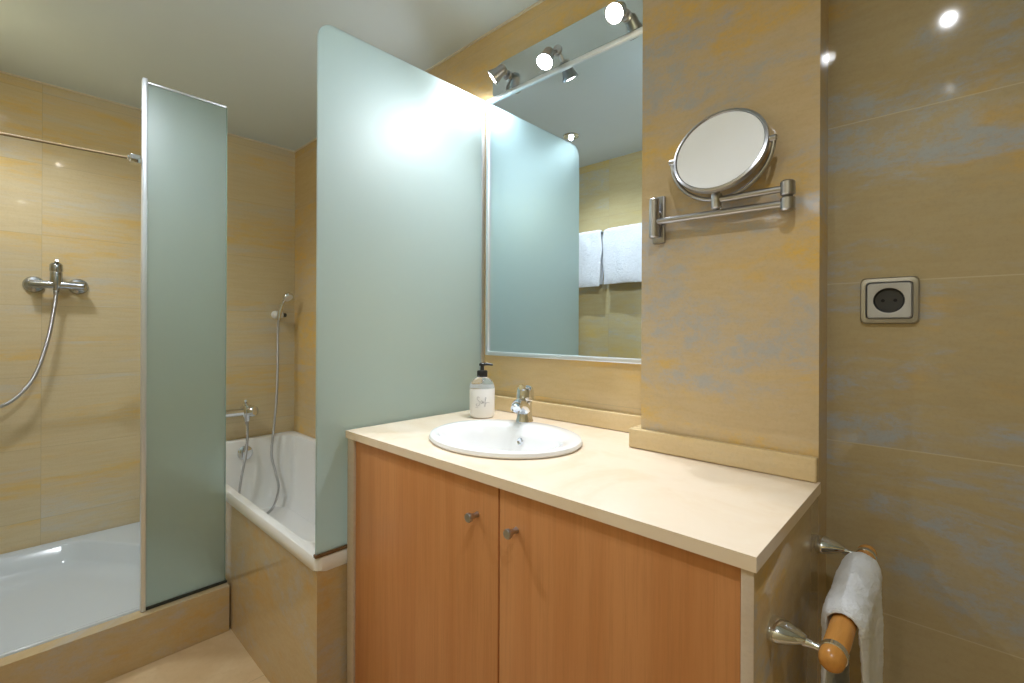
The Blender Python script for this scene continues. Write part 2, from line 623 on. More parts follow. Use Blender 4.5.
# ------------------------------------------------------------------ bathtub and its tiled surround
YT, XTE = .588, -1.297
bm = new_bm()
box(bm, (XL, YT + .006, 0), (XTE - .006, YT + .026, .4925))
box(bm, (XTE - .026, YT + .026, 0), (XTE - .006, YW, .4925))
struct('trim_6', bm, M['tile_panel'], 'tiled panels boxing in the side and end of the bath', 'bath panel')
t = thing('bathtub', 'white enamelled bathtub along the mirror wall', 'bathtub', (-2.17, .91, 0))
bm = new_bm()
x0, x1, y0, y1 = XL + .001, XTE, YT, YW - .001
ix0, ix1, iy0, iy1 = x0 + .05, x1 - .055, y0 + .035, y1 - .045
loft(bm, [rrect(x0 + .02, x1 - .06, y0 + .06, y1 - .05, .10, .40, 10),
          rrect(x0, x1, y0, y1, .022, .4935, 10), rrect(x0, x1, y0, y1, .022, .521, 10), rrect(x0 + .004, x1 - .004, y0 + .004, y1 - .004, .02, .528, 10),
          rrect(x0 + .010, x1 - .010, y0 + .010, y1 - .010, .02, .530, 10),
          rrect(ix0 - .008, ix1 + .008, iy0 - .006, iy1 + .008, .12, .529, 10),
          rrect(ix0, ix1, iy0, iy1, .12, .522, 10), rrect(ix0 + .015, ix1 - .02, iy0 + .012, iy1 - .012, .13, .45, 10),
          rrect(ix0 + .05, ix1 - .16, iy0 + .04, iy1 - .04, .14, .19, 10), rrect(ix0 + .09, ix1 - .24, iy0 + .08, iy1 - .08, .13, .135, 10),
          rrect(ix0 + .25, ix1 - .4, iy0 + .17, iy1 - .17, .06, .125, 10)], cap1=True)
obj('tub', bm, M['enamel'], t)
ovx = ix0 + .019 + XL * 0
bm = new_bm()
lathe(bm, [(.038, -.012), (.041, 0), (.040, .006), (.033, .011), (.016, .013), (0, .013)], (ix0 + .018, .930, .456), (1, 0, .12))
o = obj('overflow_cover', bm, M['chrome'], t)
o['label'] = 'chrome round overflow cover'
bm = new_bm()
rod(bm, (ix0 + .031, .930, .452), (ix0 + .034, .930, .508), .006)
obj('overflow_lever', bm, M['chrome'], t)

# ------------------------------------------------------------------ small frosted screen on the kerb
XS = -2.085
t = thing('shower_screen', 'narrow frosted glass shower screen standing on the kerb', 'shower screen', (XS, .45, .175))
bm = new_bm()
box(bm, (XS - .004, .326, .186), (XS + .004, .579, 2.040), .0008)
obj('glass_pane', bm, M['frosted'], t)
bm = new_bm()
box(bm, (XS - .012, .3165, .1765), (XS + .012, .3215, 2.056), .002)
box(bm, (XS - .012, .3205, .1765), (XS - .006, .331, 2.056), .001)
box(bm, (XS + .006, .3205, .1765), (XS + .012, .331, 2.056), .001)
o = obj('edge_profile', bm, M['alu_white'], t)
bm = new_bm()
box(bm, (XS - .007, .332, 2.040), (XS + .007, .579, 2.048), .002)
obj('top_profile', bm, M['alu_white'], t)
bm = new_bm()
box(bm, (XS - .008, .332, .1765), (XS + .008, .587, .1855), .001)
obj('bottom_seal', bm, M['seal'], t)
bm = new_bm()
box(bm, (XS - .004, .5795, .186), (XS + .004, .5825, 2.040), .0005)
obj('edge_seal', bm, M['glass_edge'], t)

t = thing('stabiliser_bar', 'slim metal bar from the narrow screen across the shower', 'rail', (XS, .05, 1.765))
bm = new_bm()
rod(bm, (XS, YF + .010, 1.752), (XS, .290, 1.766), .0042)
obj('bar', bm, M['bronze'], t)
bm = new_bm()
box(bm, (XS - .012, .282, 1.752), (XS + .012, .312, 1.780), .002)
box(bm, (XS - .006, .276, 1.758), (XS + .006, .284, 1.774), .002)
o = obj('bracket', bm, M['chrome'], t)
bm = new_bm()
lathe(bm, [(0, 0), (.020, 0), (.020, .006), (.012, .010), (0, .010)], (XS, YF, 1.752), (0, 1, 0))
obj('wall_flange', bm, M['chrome'], t)

# ------------------------------------------------------------------ large frosted screen at the end of the bath
XG = -1.304
ZG0, ZG1, YG0, YG1 = .541, 2.046, .590, 1.222
t = thing('bath_screen', 'large frosted glass screen with rounded corner at bath end', 'bath screen', (XG, .9, .53))
poly = [(XG - .004, YG1, ZG0), (XG - .004, YG1, ZG1)]
rc = .045
for i in range(13):
    a = PI / 2 + PI / 2 * i / 12
    poly.append((XG - .004, YG0 + rc + rc * math.cos(a), ZG1 - rc + rc * math.sin(a)))
poly.append((XG - .004, YG0, ZG0))
bm = new_bm()
prism(bm, poly, (.008, 0, 0))
obj('glass_pane', bm, M['frosted'], t, smooth=False)
bm = new_bm()
box(bm, (XG - .008, YG1 - .010, .532), (XG - .0045, YW - .0005, 2.046), .001)
box(bm, (XG + .0045, YG1 - .004, .532), (XG + .0065, YW - .0005, 2.046), .0005)
box(bm, (XG - .0045, YG1 + .0005, .532), (XG + .0045, YW - .0005, 2.046))
obj('wall_profile', bm, M['alu_white'], t)
bm = new_bm()
box(bm, (XG - .009, YG0 - .004, .5305), (XG + .007, YG1 - .013, .5405), .003)
o = obj('bottom_strip', bm, M['brown'], t)
o['label'] = 'brown sealing strip'

# ------------------------------------------------------------------ vanity
t = thing('vanity_cabinet', 'wooden two door vanity cabinet under the cream worktop', 'vanity', (-.74, .95, 0))
YD = .681
bm = new_bm()
box(bm, (-1.287, YD - .006, .0), (-1.252, YW - .002, .858), .001)
o = obj('side_panel', bm, M['stone_pale'], t)
o['label'] = 'pale stone end panel beside the bath'
bm = new_bm()
box(bm, (-.206, YD - .005, 0), (XP1, YP - .001, .858), .001)
o = obj('side_panel', bm, M['tile_pier'], t)
o['label'] = 'tiled end panel carrying the towel rail'
bm = new_bm()
box(bm, (-.2062, YD - .0070, 0), (-.1898, YD - .0050, .858), .0005)
o = obj('edge_strip', bm, M['stone_pale'], t)
o['label'] = 'pale stone edging of the tiled end panel'
bm = new_bm()
box(bm, (-1.250, YD + .020, .06), (-.577, YW - .003, .075))
box(bm, (-1.250, YW - .02, .075), (-.577, YW - .003, .70))
box(bm, (-1.250, YD + .020, .80), (-.208, YD + .040, .857))
box(bm, (-.577, YD + .02, .06), (-.208, YP - .003, .075))
obj('carcass', bm, M['wood_dark'], t)
bm = new_bm()
box(bm, (-1.250, YD + .045, 0), (-.208, YD + .060, .085))
obj('plinth', bm, M['wood'], t)
for a, b, kx in ((-1.249, -.6735, -.735), (-.6685, -.2085, -.622)):
    bm = new_bm()
    box(bm, (a, YD, .09), (b, YD + .019, .8560), .0012)
    d = obj('door', bm, M['wood'], t)
    bm = new_bm()
    lathe(bm, [(.0, 0), (.0062, 0), (.0055, .004), (.0050, .012), (.0070, .017), (.0098, .022), (.0102, .026), (.0088, .029), (0, .0305)], (kx, YD, .784), (0, -1, 0), 24)
    k = obj('knob', bm, M['nickel'], d)
    k['label'] = 'small round metal knob'

XC0, XC1, YC0 = -1.291, -.186, .671
SX, SY, SA, SB = -.884, .915, .222, .187
bm = new_bm()
outer = [(XC0, YC0), (XC1, YC0), (XC1, YP - .0005), (XP0 - .0005, YP - .0005), (XP0 - .0005, YW - .001), (XC0, YW - .001)]
prism(bm, [(x, y, .859) for x, y in outer], (0, 0, .021), [ellipse(SX, SY, SA - .014, SB - .014, .859, 64)])
o = obj('countertop', bm, M['counter'], smooth=False)
tag(o, 'cream marble worktop on the wooden vanity', 'worktop')

# sink
t = thing('washbasin', 'white oval drop-in washbasin set in the worktop', 'sink', (SX, SY, CT))
bm = new_bm()
BY = SY - .022
loft(bm, [ellipse(SX, SY, SA - .022, SB - .022, .8815), ellipse(SX, SY, SA - .003, SB - .003, .8815), ellipse(SX, SY, SA, SB, .886), ellipse(SX, SY, SA - .003, SB - .003, .893), ellipse(SX, SY, SA - .010, SB - .010, .896),
          ellipse(SX, BY + .014, SA - .022, SB - .034, .8955), ellipse(SX, BY + .003, SA - .034, SB - .047, .893), ellipse(SX, BY, SA - .042, SB - .054, .884),
          ellipse(SX, BY, SA - .052, SB - .062, .860), ellipse(SX, BY, SA - .070, SB - .074, .815), ellipse(SX, BY, SA - .105, SB - .094, .780),
          ellipse(SX, BY, SA - .150, SB - .120, .765), ellipse(SX, BY, .026, .026, .760)], cap1=True)
obj('basin', bm, M['ceramic'], t)
bm = new_bm()
loft(bm, [ellipse(SX, BY, SA - .034, SB - .046, .8795), ellipse(SX, BY, SA - .044, SB - .054, .855), ellipse(SX, BY, SA - .062, SB - .066, .81),
          ellipse(SX, BY, SA - .10, SB - .088, .772), ellipse(SX, BY, SA - .15, SB - .118, .757), ellipse(SX, BY, .03, .03, .752)], cap1=True)
obj('basin_underside', bm, M['ceramic'], t)
bm = new_bm()
yo = BY + (SB - .064)
lathe(bm, [(.0, -.004), (.0055, -.004), (.0062, 0), (.0098, .0005), (.0105, .003), (.0085, .0048), (.0066, .004), (.006, .0005), (0, .0)], (SX - .028, yo - .003, .852), (.06, -1, .22), 24)
o = obj('overflow_ring', bm, M['chrome'], t)
bm = new_bm()
lathe(bm, [(0, .7605), (.022, .7605), (.022, .763), (.016, .766), (0, .767)], (SX, BY, 0), (0, 0, 1), 24)
obj('drain', bm, M['chrome'], t)

# faucet
FX, FY, FZ = -.954, 1.078, .8960
t = thing('faucet', 'chrome single lever tap on the back rim of the basin', 'tap', (FX, FY, FZ))
bm = new_bm()
lathe(bm, [(0, 0), (.0270, 0), (.0270, .003), (.0250, .007), (.0232, .018), (.0225, .042), (.0232, .054), (.0240, .059), (.0215, .062), (0, .062)], (FX, FY, FZ), n=36)
obj('body', bm, M['chrome'], t)
FD = Vector((.42, -.907, 0))
FB = Vector((FX, FY, FZ))
bm = new_bm()
tube(bm, [FB + FD * d + Vector((0, 0, h)) for d, h in ((.002, .034), (.022, .050), (.044, .058), (.066, .061), (.082, .058))],
     [.0215, .0200, .0180, .0165, .0150], 20)
lathe(bm, [(0, 0), (.0140, 0), (.0158, .003), (.0158, .011), (.0130, .013), (.0115, .009), (0, .009)], FB + FD * .078 + Vector((0, 0, .057)), FD * .80 + Vector((0, 0, -.6)), 24)
obj('spout', bm, M['chrome'], t)
bm = new_bm()
lathe(bm, [(0, .0625), (.0225, .0625), (.0262, .066), (.0268, .073), (.0262, .094), (.0240, .102), (.0180, .108), (.009, .110), (0, .1105)], (FX, FY, FZ), (0, .04, 1), n=36)
obj('lever_cap', bm, M['chrome'], t)
bm = new_bm()
tube(bm, [FB + FD * d + Vector((0, 0, h)) for d, h in ((.006, .100), (.022, .105), (.038, .108))], [.0115, .0100, .0078], 14)
obj('lever', bm, M['chrome'], t)

# soap dispenser
BX, BYY = -1.160, 1.094
t = thing('soap_dispenser', 'white soap bottle with black pump beside the basin', 'soap dispenser', (BX, BYY, CT))
bm = new_bm()
Rb = .0425
lathe(bm, [(0, .001), (.036, .001), (.0405, .005), (Rb, .012), (Rb, .096), (.0415, .0985), (0, .0985)], (BX, BYY, CT), n=40)
obj('soap_filling', bm, M['soap_white'], t)
bm = new_bm()
lathe(bm, [(.0415, .0990), (Rb, .1005), (.0405, .110), (.035, .121), (.026, .130), (.0165, .1345), (.0165, .1385), (0, .1385)], (BX, BYY, CT), n=40)
o = obj('bottle_shoulder', bm, M['soap_clear'], t)
o['label'] = 'clear plastic shoulder of the bottle'
bm = new_bm()
lathe(bm, [(0, .136), (.0172, .136), (.0178, .138), (.0176, .154), (.016, .157), (.0075, .1575), (.0062, .160), (.006, .174), (0, .174)], (BX, BYY, CT), n=32)
obj('pump_collar', bm, M['black'], t)
bm = new_bm()
ndir = Vector((.73, .68, 0))
lathe(bm, [(0, .173), (.0095, .173), (.0105, .175), (.0105, .180), (.008, .1825), (0, .183)], (BX, BYY, CT), n=24)
tube(bm, [Vector((BX, BYY, CT + .1785)), Vector((BX, BYY, CT + .1785)) + ndir * .018, Vector((BX, BYY, CT + .176)) + ndir * .036], [.0055, .0048, .0035], 10)
obj('pump_head', bm, M['black'], t)
# printed script on the bottle front: a flourish with a small line of writing
def on_bottle(s, h):                      # s metres around from the side facing the room, h height
    a = -PI / 2 + .75 + s / Rb
    return Vector((BX + (Rb + .0004) * math.cos(a), BYY + (Rb + .0004) * math.sin(a), CT + h))
bm = new_bm()
def stroke(pts, w=.0008):
    tube(bm, [on_bottle(*p) for p in pts], w, 6, 6)
stroke([(-.006, .070), (-.011, .074), (-.014, .068), (-.009, .060), (-.004, .056), (-.006, .047), (-.013, .043), (-.018, .047), (-.014, .051)])      # S
stroke([(-.002, .056), (.001, .061), (.004, .058), (.002, .053), (-.001, .053), (.003, .052), (.006, .058), (.006, .053)])                              # a
stroke([(.008, .058), (.008, .053), (.010, .052)])                                                                                                     # i
stroke([(.011, .053), (.015, .066), (.016, .071), (.013, .070), (.013, .055), (.013, .043), (.010, .043), (.014, .051), (.020, .055)])                  # f
stroke([(.019, .054), (.024, .0545), (.028, .053)], .0006)
stroke([(-.020, .038), (-.012, .0385), (-.010, .0378)], .0005)
obj('printed_script', bm, M['ink'], t)

# ------------------------------------------------------------------ wall mirror
XM0, XM1, ZM0, ZM1 = -1.274, XP0 - .003, 1.080, 2.033
t = thing('wall_mirror', 'large rectangular mirror in a slim silver frame', 'mirror', (-.93, YW, ZM0))
bm = new_bm()
FW = .015
box(bm, (XM0 + FW - .004, YW - .012, ZM0 + FW - .004), (XM1 - FW + .004, YW - .006, ZM1 - FW + .004))
o = obj('mirror_glass', bm, M['mirror'], t, smooth=False)
bm = new_bm()
for lo, hi in (((XM0, ZM0), (XM0 + FW, ZM1)), ((XM1 - FW, ZM0), (XM1, ZM1)), ((XM0 + FW, ZM0), (XM1 - FW, ZM0 + FW)), ((XM0 + FW, ZM1 - FW), (XM1 - FW, ZM1))):
    box(bm, (lo[0], YW - .020, lo[1]), (hi[0], YW - .001, hi[1]), .003)
obj('frame', bm, M['alu_white'], t)

# ------------------------------------------------------------------ light bar over the mirror
t = thing('vanity_light', 'steel light bar with three spots above the large mirror', 'wall lamp', (-.92, YW, 2.04))
bm = new_bm()
poly = []
PZ0, PZ1, PX0, PX1 = 2.037, 2.150, -1.245, -.590
for cx, cz, a0 in ((PX1 - .01, PZ1 - .01, 0), (PX0 + .05, PZ1 - .05, PI / 2), (PX0 + .01, PZ0 + .01, PI), (PX1 - .01, PZ0 + .01, 1.5 * PI)):
    rr = .05 if a0 == PI / 2 else .01
    for i in range(7):
        a = a0 + PI / 2 * i / 6
        poly.append((cx + rr * math.cos(a), YW - .001, cz + rr * math.sin(a)))
prism(bm, poly, (0, -.012, 0))
obj('back_plate', bm, M['steel_plate'], t, smooth=False)


def vanity_spot(x, aim, dz=0.0, out=.050, share=1.0):
    aim = Vector(aim).normalized()
    piv = Vector((x, YW - out, 2.090 + dz))
    bm = new_bm()
    rod(bm, (x, YW - .013, 2.090), piv, .006)
    lathe(bm, [(0, 0), (.017, 0), (.017, .005), (.010, .008), (0, .008)], (x, YW - .013, 2.090), (0, -1, 0), 24)
    back = piv - aim * .022
    lathe(bm, [(0, 0), (.012, .001), (.017, .006), (.019, .016), (.0195, .030), (.024, .046), (.0275, .056), (.0275, .060), (.0255, .060), (.0235, .054), (.018, .050), (0, .050)], back, aim, 32)
    s = obj('spotlight', bm, M['nickel'], t)
    bm = new_bm()
    lathe(bm, [(0, .0515), (.018, .0515), (.0205, .054), (.016, .0585), (.008, .0605), (0, .061)], back, aim, 24)
    b = obj('bulb', bm, M['bulb'], s)
    ld = bpy.data.lights.new('spot_light', 'SPOT')
    ld.energy = VANITY_W * share
    ld.color = LAMP_COLOR
    ld.spot_size = math.radians(168)
    ld.spot_blend = .6
    ld.shadow_soft_size = .022
    lo = bpy.data.objects.new('spot_lamp', ld)
    COL.objects.link(lo)
    lo.location = back + aim * .066
    lo.rotation_euler = (-aim).to_track_quat('Z', 'Y').to_euler()


vanity_spot(-1.168, (-.66, -.46, -.60), share=.36)
vanity_spot(-.945, (.08, -.52, -.85), -.035, .062)
vanity_spot(-.695, (.05, -.75, -.66))


# ------------------------------------------------------------------ recessed ceiling spots, plus an added fill lamp
def ceiling_spot(x, y, label, watts, soft=.012, cone=150):
    t = thing('ceiling_spot', label, 'ceiling lamp', (x, y, ZC), 'recessed ceiling spots')
    bm = new_bm()
    lathe(bm, [(.0145, -.004), (.026, -.005), (.034, -.009), (.044, -.007), (.047, -.001), (.0145, -.001)], (x, y, ZC), n=36)
    obj('trim_ring', bm, M['chrome'], t)
    bm = new_bm()
    lathe(bm, [(0, -.0015), (.014, -.0015), (.014, -.005), (.010, -.008), (0, -.009)], (x, y, ZC), n=32)
    obj('bulb', bm, M['bulb_ceiling'], t)
    ld = bpy.data.lights.new('spot_light', 'SPOT')
    ld.energy = watts
    ld.color = LAMP_COLOR
    ld.spot_size = math.radians(cone)
    ld.spot_blend = .7
    ld.shadow_soft_size = soft
    lo = bpy.data.objects.new('ceiling_lamp', ld)
    COL.objects.link(lo)
    lo.location = (x, y, ZC - .014)


ceiling_spot(-1.61, .23, 'recessed ceiling spot before the bath screen, seen in the mirror', 25.0, .012, 140)
ceiling_spot(-.01, .075, 'recessed ceiling spot in front of the socket wall', 21.0)
ceiling_spot(-2.45, -.10, 'added unseen ceiling fill lamp above the shower tray', 40.0, .09)  # out-of-view fill lamp, added to brighten the shower wall

# ------------------------------------------------------------------ shower mixer on the left wall
MX, MY, MZ = XL + .060, .145, 1.374
t = thing('shower_mixer', 'chrome shower mixer on the sandy wall above the shower tray', 'shower mixer', (XL, MY, MZ))
for y in (MY - .070, MY + .078):
    bm = new_bm()
    lathe(bm, [(.0, 0), (.037, 0), (.037, .004), (.032, .013), (.018, .018), (.016, .040), (0, .040)], (XL, y, MZ - .004), (1, 0, 0), 32)
    obj('wall_flange', bm, M['mixer_grey'], t)
bm = new_bm()
lathe(bm, [(0, -.088), (.014, -.088), (.017, -.084), (.0175, .092), (.014, .096), (0, .096)], (MX, MY, MZ - .004), (0, 1, 0), 28)
lathe(bm, [(0, -.030), (.010, -.030), (.012, -.020), (.019, -.012), (.0215, .0), (.0215, .050), (.020, .054), (0, .054)], (MX, MY, MZ), (0, 0, 1), 28)
obj('body', bm, M['mixer_grey'], t)
bm = new_bm()
lathe(bm, [(0, .056), (.022, .056), (.0235, .060), (.0225, .086), (.018, .094), (.010, .098), (0, .099)], (MX, MY, MZ), (0, 0, 1), 28)
obj('lever_cap', bm, M['mixer_grey'], t)
bm = new_bm()
tube(bm, [(MX + .004, MY, MZ + .090), (MX + .022, MY, MZ + .099), (MX + .046, MY, MZ + .104)], [.010, .0075, .006], 12)
obj('lever', bm, M['mixer_grey'], t)
bm = new_bm()
lathe(bm, [(0, 0), (.0105, 0), (.0105, .016), (.008, .020), (0, .020)], (MX, MY, MZ - .048), (0, 0, 1), 20)
tube(bm, [(MX, MY, MZ - .045), (MX, MY - .007, MZ - .116), (MX + .003, MY - .026, MZ - .250), (MX + .006, MY - .066, MZ - .408),
          (MX + .008, MY - .117, MZ - .496), (MX + .008, MY - .172, MZ - .538), (MX + .008, MY - .235, MZ - .530), (MX + .005, MY - .290, MZ - .43),
          (MX, MY - .318, MZ - .25), (MX - .01, MY - .325, MZ)], .0075, 14, 14, uv=True)
obj('hose', bm, M['hose'], t)

# ------------------------------------------------------------------ bath mixer, hand shower, holder
t = thing('bath_mixer', 'chrome bath mixer on the wall above the bathtub end', 'bath mixer', (XL, .90, .70))
bm = new_bm()
for y in (.800, .950):
    lathe(bm, [(0, 0), (.032, 0), (.031, .006), (.022, .014), (.016, .018), (.016, .040), (0, .040)], (XL, y, .690), (1, 0, 0), 28)
lathe(bm, [(0, -.135), (.018, -.135), (.022, -.13), (.0225, .030), (.0290, .036), (.0300, .060), (0, .060)], (XL + .062, .895, .692), (0, 1, 0), 28)
lathe(bm, [(0, -.055), (.012, -.055), (.016, -.050), (.018, -.03), (.0265, -.020), (.0285, 0), (.0285, .030), (.025, .040), (0, .041)], (XL + .066, .940, .690), (0, 0, 1), 28)
obj('body', bm, M['chrome'], t)
bm = new_bm()
lathe(bm, [(0, 0), (.029, 0), (.033, .005), (.033, .022), (.027, .034), (.014, .040), (0, .041)], (XL + .082, .952, .694), (.80, .58, .1), 32)
obj('lever_cap', bm, M['chrome'], t)
bm = new_bm()
tube(bm, [(XL + .066, .938, .728), (XL + .070, .932, .746), (XL + .088, .926, .758)], [.013, .010, .007], 12)
obj('lever', bm, M['chrome'], t)

t = thing('shower_holder', 'white wall holder with black button for the hand shower', 'shower holder', (XL, 1.115, 1.25))
bm = new_bm()
lathe(bm, [(0, 0), (.024, 0), (.025, .004), (.024, .022), (.020, .028), (0, .028)], (XL, 1.118, 1.258), (1, 0, 0), 28)
lathe(bm, [(0, -.024), (.017, -.024), (.019, -.02), (.019, .020), (.017, .024), (0, .024)], (XL + .046, 1.120, 1.256), (0, 1, 0), 24)
obj('body', bm, M['white_plastic'], t)
bm = new_bm()
lathe(bm, [(0, 0), (.011, 0), (.0125, .003), (.0125, .018), (.010, .021), (0, .021)], (XL + .046, 1.1445, 1.256), (0, 1, 0), 24)
obj('button', bm, M['black'], t)

HX = XL + .082
t = thing('hand_shower', 'chrome hand shower with long hose hanging into the bathtub', 'hand shower', (HX, 1.115, 1.25))
bm = new_bm()
tube(bm, [(HX, 1.108, 1.222), (HX + .002, 1.112, 1.262), (HX + .008, 1.122, 1.310), (HX + .020, 1.132, 1.345), (HX + .040, 1.140, 1.362)], [.009, .012, .0115, .0115, .013], 16)
obj('handle', bm, M['chrome'], t)
bm = new_bm()
ax = Vector((.62, .25, -.75)).normalized()
ho = Vector((HX + .044, 1.142, 1.366))
lathe(bm, [(0, -.020), (.014, -.018), (.027, -.008), (.032, .002), (.032, .010), (.029, .014), (0, .014)], ho, ax, 32)
obj('spray_head', bm, M['chrome'], t)
bm = new_bm()
lathe(bm, [(0, .0142), (.0265, .0142), (.025, .017), (0, .018)], ho, ax, 28)
o = obj('spray_face', bm, M['white_plastic'], t)
bm = new_bm()
tube(bm, [(HX, 1.107, 1.225), (HX + .002, 1.103, 1.150), (HX + .004, 1.102, .95), (HX + .006, 1.095, .75), (HX + .010, 1.077, .56), (HX + .034, 1.058, .43), (HX + .07, 1.068, .33),
          (HX + .11, 1.070, .25), (HX + .15, 1.035, .175), (HX + .20, .98, .152), (HX + .22, .91, .150), (HX + .17, .86, .162), (HX + .10, .865, .235), (HX + .06, .888, .33),
          (HX + .045, .915, .45), (HX + .020, .932, .54), (HX - .008, .940, .605), (HX - .016, .940, .626)], .0068, 12, 10, uv=True)
lathe(bm, [(0, 0), (.009, 0), (.0095, .002), (.0095, .013), (.008, .0145), (0, .0145)], (HX - .016, .940, .619), (0, 0, 1), 20)
obj('hose', bm, M['hose'], t)

# ------------------------------------------------------------------ round shaving mirror on the pier
t = thing('shaving_mirror', 'round swivelling shaving mirror on a folding arm on pier', 'mirror', (-.37, YP, 1.43))
bm = new_bm()
box(bm, (-.538, YP - .012, 1.388), (-.506, YP - .0005, 1.502), .004)
obj('wall_plate', bm, M['nickel'], t)
YA = YP - .034
bm = new_bm()
rod(bm, (-.521, YA, 1.398), (-.521, YA, 1.492), .0115)
rod(bm, (-.521, YA, 1.430), (-.521, YP - .010, 1.430), .007)
rod(bm, (-.521, YA, 1.460), (-.521, YP - .010, 1.460), .007)
obj('hinge_post', bm, M['nickel'], t)
bm = new_bm()
rod(bm, (-.520, YA, 1.436), (-.245, YA, 1.431), .0075)
obj('arm', bm, M['nickel'], t)
bm = new_bm()
rod(bm, (-.238, YA, 1.4155), (-.238, YA, 1.4440), .0135)
rod(bm, (-.238, YA, 1.4455), (-.238, YA, 1.4760), .0135)
obj('elbow_joint', bm, M['nickel'], t)
YB = YA - .012
bm = new_bm()
rod(bm, (-.246, YA, 1.461), (-.368, YB, 1.459), .0068)
obj('arm', bm, M['nickel'], t)
CM = Vector((-.367, YB, 1.564))
RM = .099
bm = new_bm()
rod(bm, (-.372, YB, 1.440), (-.372, YB, 1.474), .0105)
obj('swivel_joint', bm, M['nickel'], t)
# half ring below the mirror, hinged at both ends
bm = new_bm()
pts = []
for i in range(33):
    a = PI + PI * i / 32
    pts.append((CM.x + (RM + .007) * math.cos(a), CM.y + .004, CM.z + (RM + .003) * math.sin(a)))
tube(bm, pts, .0045, 10, 1)
for s in (-1, 1):
    rod(bm, (CM.x + s * (RM - .002), CM.y + .002, CM.z), (CM.x + s * (RM + .013), CM.y + .002, CM.z), .0065)
obj('yoke', bm, M['nickel'], t)
tilt = math.radians(17)
nrm = Vector((0, -math.cos(tilt), math.sin(tilt)))
bm = new_bm()
lathe(bm, [(0, -.009), (RM - .006, -.009), (RM - .001, -.006), (RM, 0), (RM - .001, .006), (RM - .006, .0075), (RM - .0075, .0055), (RM - .008, .003), (0, .003)], CM, nrm, 64)
r_ = obj('mirror_rim', bm, M['nickel'], t)
bm = new_bm()
prof = [(0, .0034 - .0002)]
for i in range(1, 11):
    r = (RM - .0085) * i / 10
    prof.append((r, .0034 + .0018 * (i / 10) ** 2 - .0002))
lathe(bm, prof, CM, nrm, 64)
obj('mirror_glass', bm, M['mirror_white'], t)

# ------------------------------------------------------------------ power socket
t = thing('power_socket', 'silver framed power socket on the brown tile wall', 'socket', (-.089, YS, 1.238))
SCX, SCZ = -.0885, 1.2370
def rr_xz(x0, x1, z0, z1, r, y, k=6):
    return [Vector((p.x, y, p.y)) for p in rrect(x0, x1, z0, z1, r, 0, k)]
def sq(h, r, y, s=1.0, k=64):
    pts = []                                   # rounded square, evenly spaced around its centre
    for i in range(k):
        a = 2 * PI * (i + .5) / k
        dx, dz = math.cos(a), math.sin(a)
        q = h / max(abs(dx), abs(dz))
        px, pz = dx * q, dz * q
        ex, ez = abs(px) - (h - r), abs(pz) - (h - r)
        if ex > 0 and ez > 0:                  # inside a corner: slide along the ray onto the arc
            cx, cz = math.copysign(h - r, dx), math.copysign(h - r, dz)
            b = dx * cx + dz * cz
            q = b + math.sqrt(max(0, b * b - (cx * cx + cz * cz) + r * r))
            px, pz = dx * q, dz * q
        pts.append(Vector((SCX + px, y, SCZ + pz * s)))
    return pts
bm = new_bm()
loft(bm, [sq(.0452, .009, YS - .0005), sq(.0452, .009, YS - .005), sq(.0430, .009, YS - .009), sq(.0365, .007, YS - .0098), sq(.0350, .006, YS - .007), sq(.0350, .006, YS - .002)], cap0=True)
o = obj('frame', bm, M['nickel'], t)
bm = new_bm()
out = sq(.0335, .005, YS - .0085)
n = len(out)
def circ(rad, y):
    return [Vector((SCX + rad * math.cos(math.atan2(p.z - SCZ, p.x - SCX)), y, SCZ + rad * math.sin(math.atan2(p.z - SCZ, p.x - SCX)))) for p in out]
loft(bm, [sq(.0338, .005, YS - .003), sq(.0338, .005, YS - .0082), sq(.0328, .0048, YS - .0095), circ(.0255, YS - .0098), circ(.0242, YS - .0095)])
obj('cover_plate', bm, M['grey_plate'], t)
bm = new_bm()
loft(bm, [circ(.0242, YS - .0094), circ(.0235, YS - .0094), circ(.0215, YS - .0035), circ(.004, YS - .003)], cap1=True)
obj('socket_well', bm, M['dark_grey'], t)
bm = new_bm()
for s in (-1, 1):
    lathe(bm, [(0, 0), (.0030, 0), (.0030, .0006), (0, .0008)], (SCX + s * .0095, YS - .0035, SCZ), (0, -1, 0), 16)
obj('pin_hole', bm, M['hole'], t)

# ------------------------------------------------------------------ wooden towel rail on the end panel
RX, RZ, RR = -.114, .7525, .0155
t = thing('towel_rail', 'wooden towel rail on chrome brackets beside the vanity', 'towel rail', (RX, .95, RZ))
bm = new_bm()
lathe(bm, [(0, 0), (.006, .0010), (.011, .0045), (.0145, .010), (RR, .018), (RR, .370), (.0145, .377), (.011, .382), (.006, .3850), (0, .3862)], (RX, .728, RZ - .0093), (0, 1, .048), 36)
obj('bar', bm, M['bar_wood'], t)
for y in (.757, 1.080):
    rz = RZ + (y - .921) * .048
    bm = new_bm()
    lathe(bm, [(0, 0), (.021, 0), (.022, .004), (.0215, .012), (.0175, .024), (.0110, .037), (.0065, .044), (0, .045)], (XP1, y, rz + .002), (1, 0, .05), 32, .72, 1.15)
    tube(bm, [(XP1 + .040, y, rz + .001), (XP1 + .052, y, rz + .001), (RX - RR + .001, y, rz)], [.0068, .0048, .0045], 14)
    b = obj('bracket', bm, M['chrome'], t)
    bm = new_bm()
    lathe(bm, [(RR + .0002, -.005), (RR + .0012, -.0045), (RR + .0012, .0045), (RR + .0002, .005)], (RX, y, rz), (0, 1, .048), 36)
    obj('bar_ring', bm, M['chrome'], b)


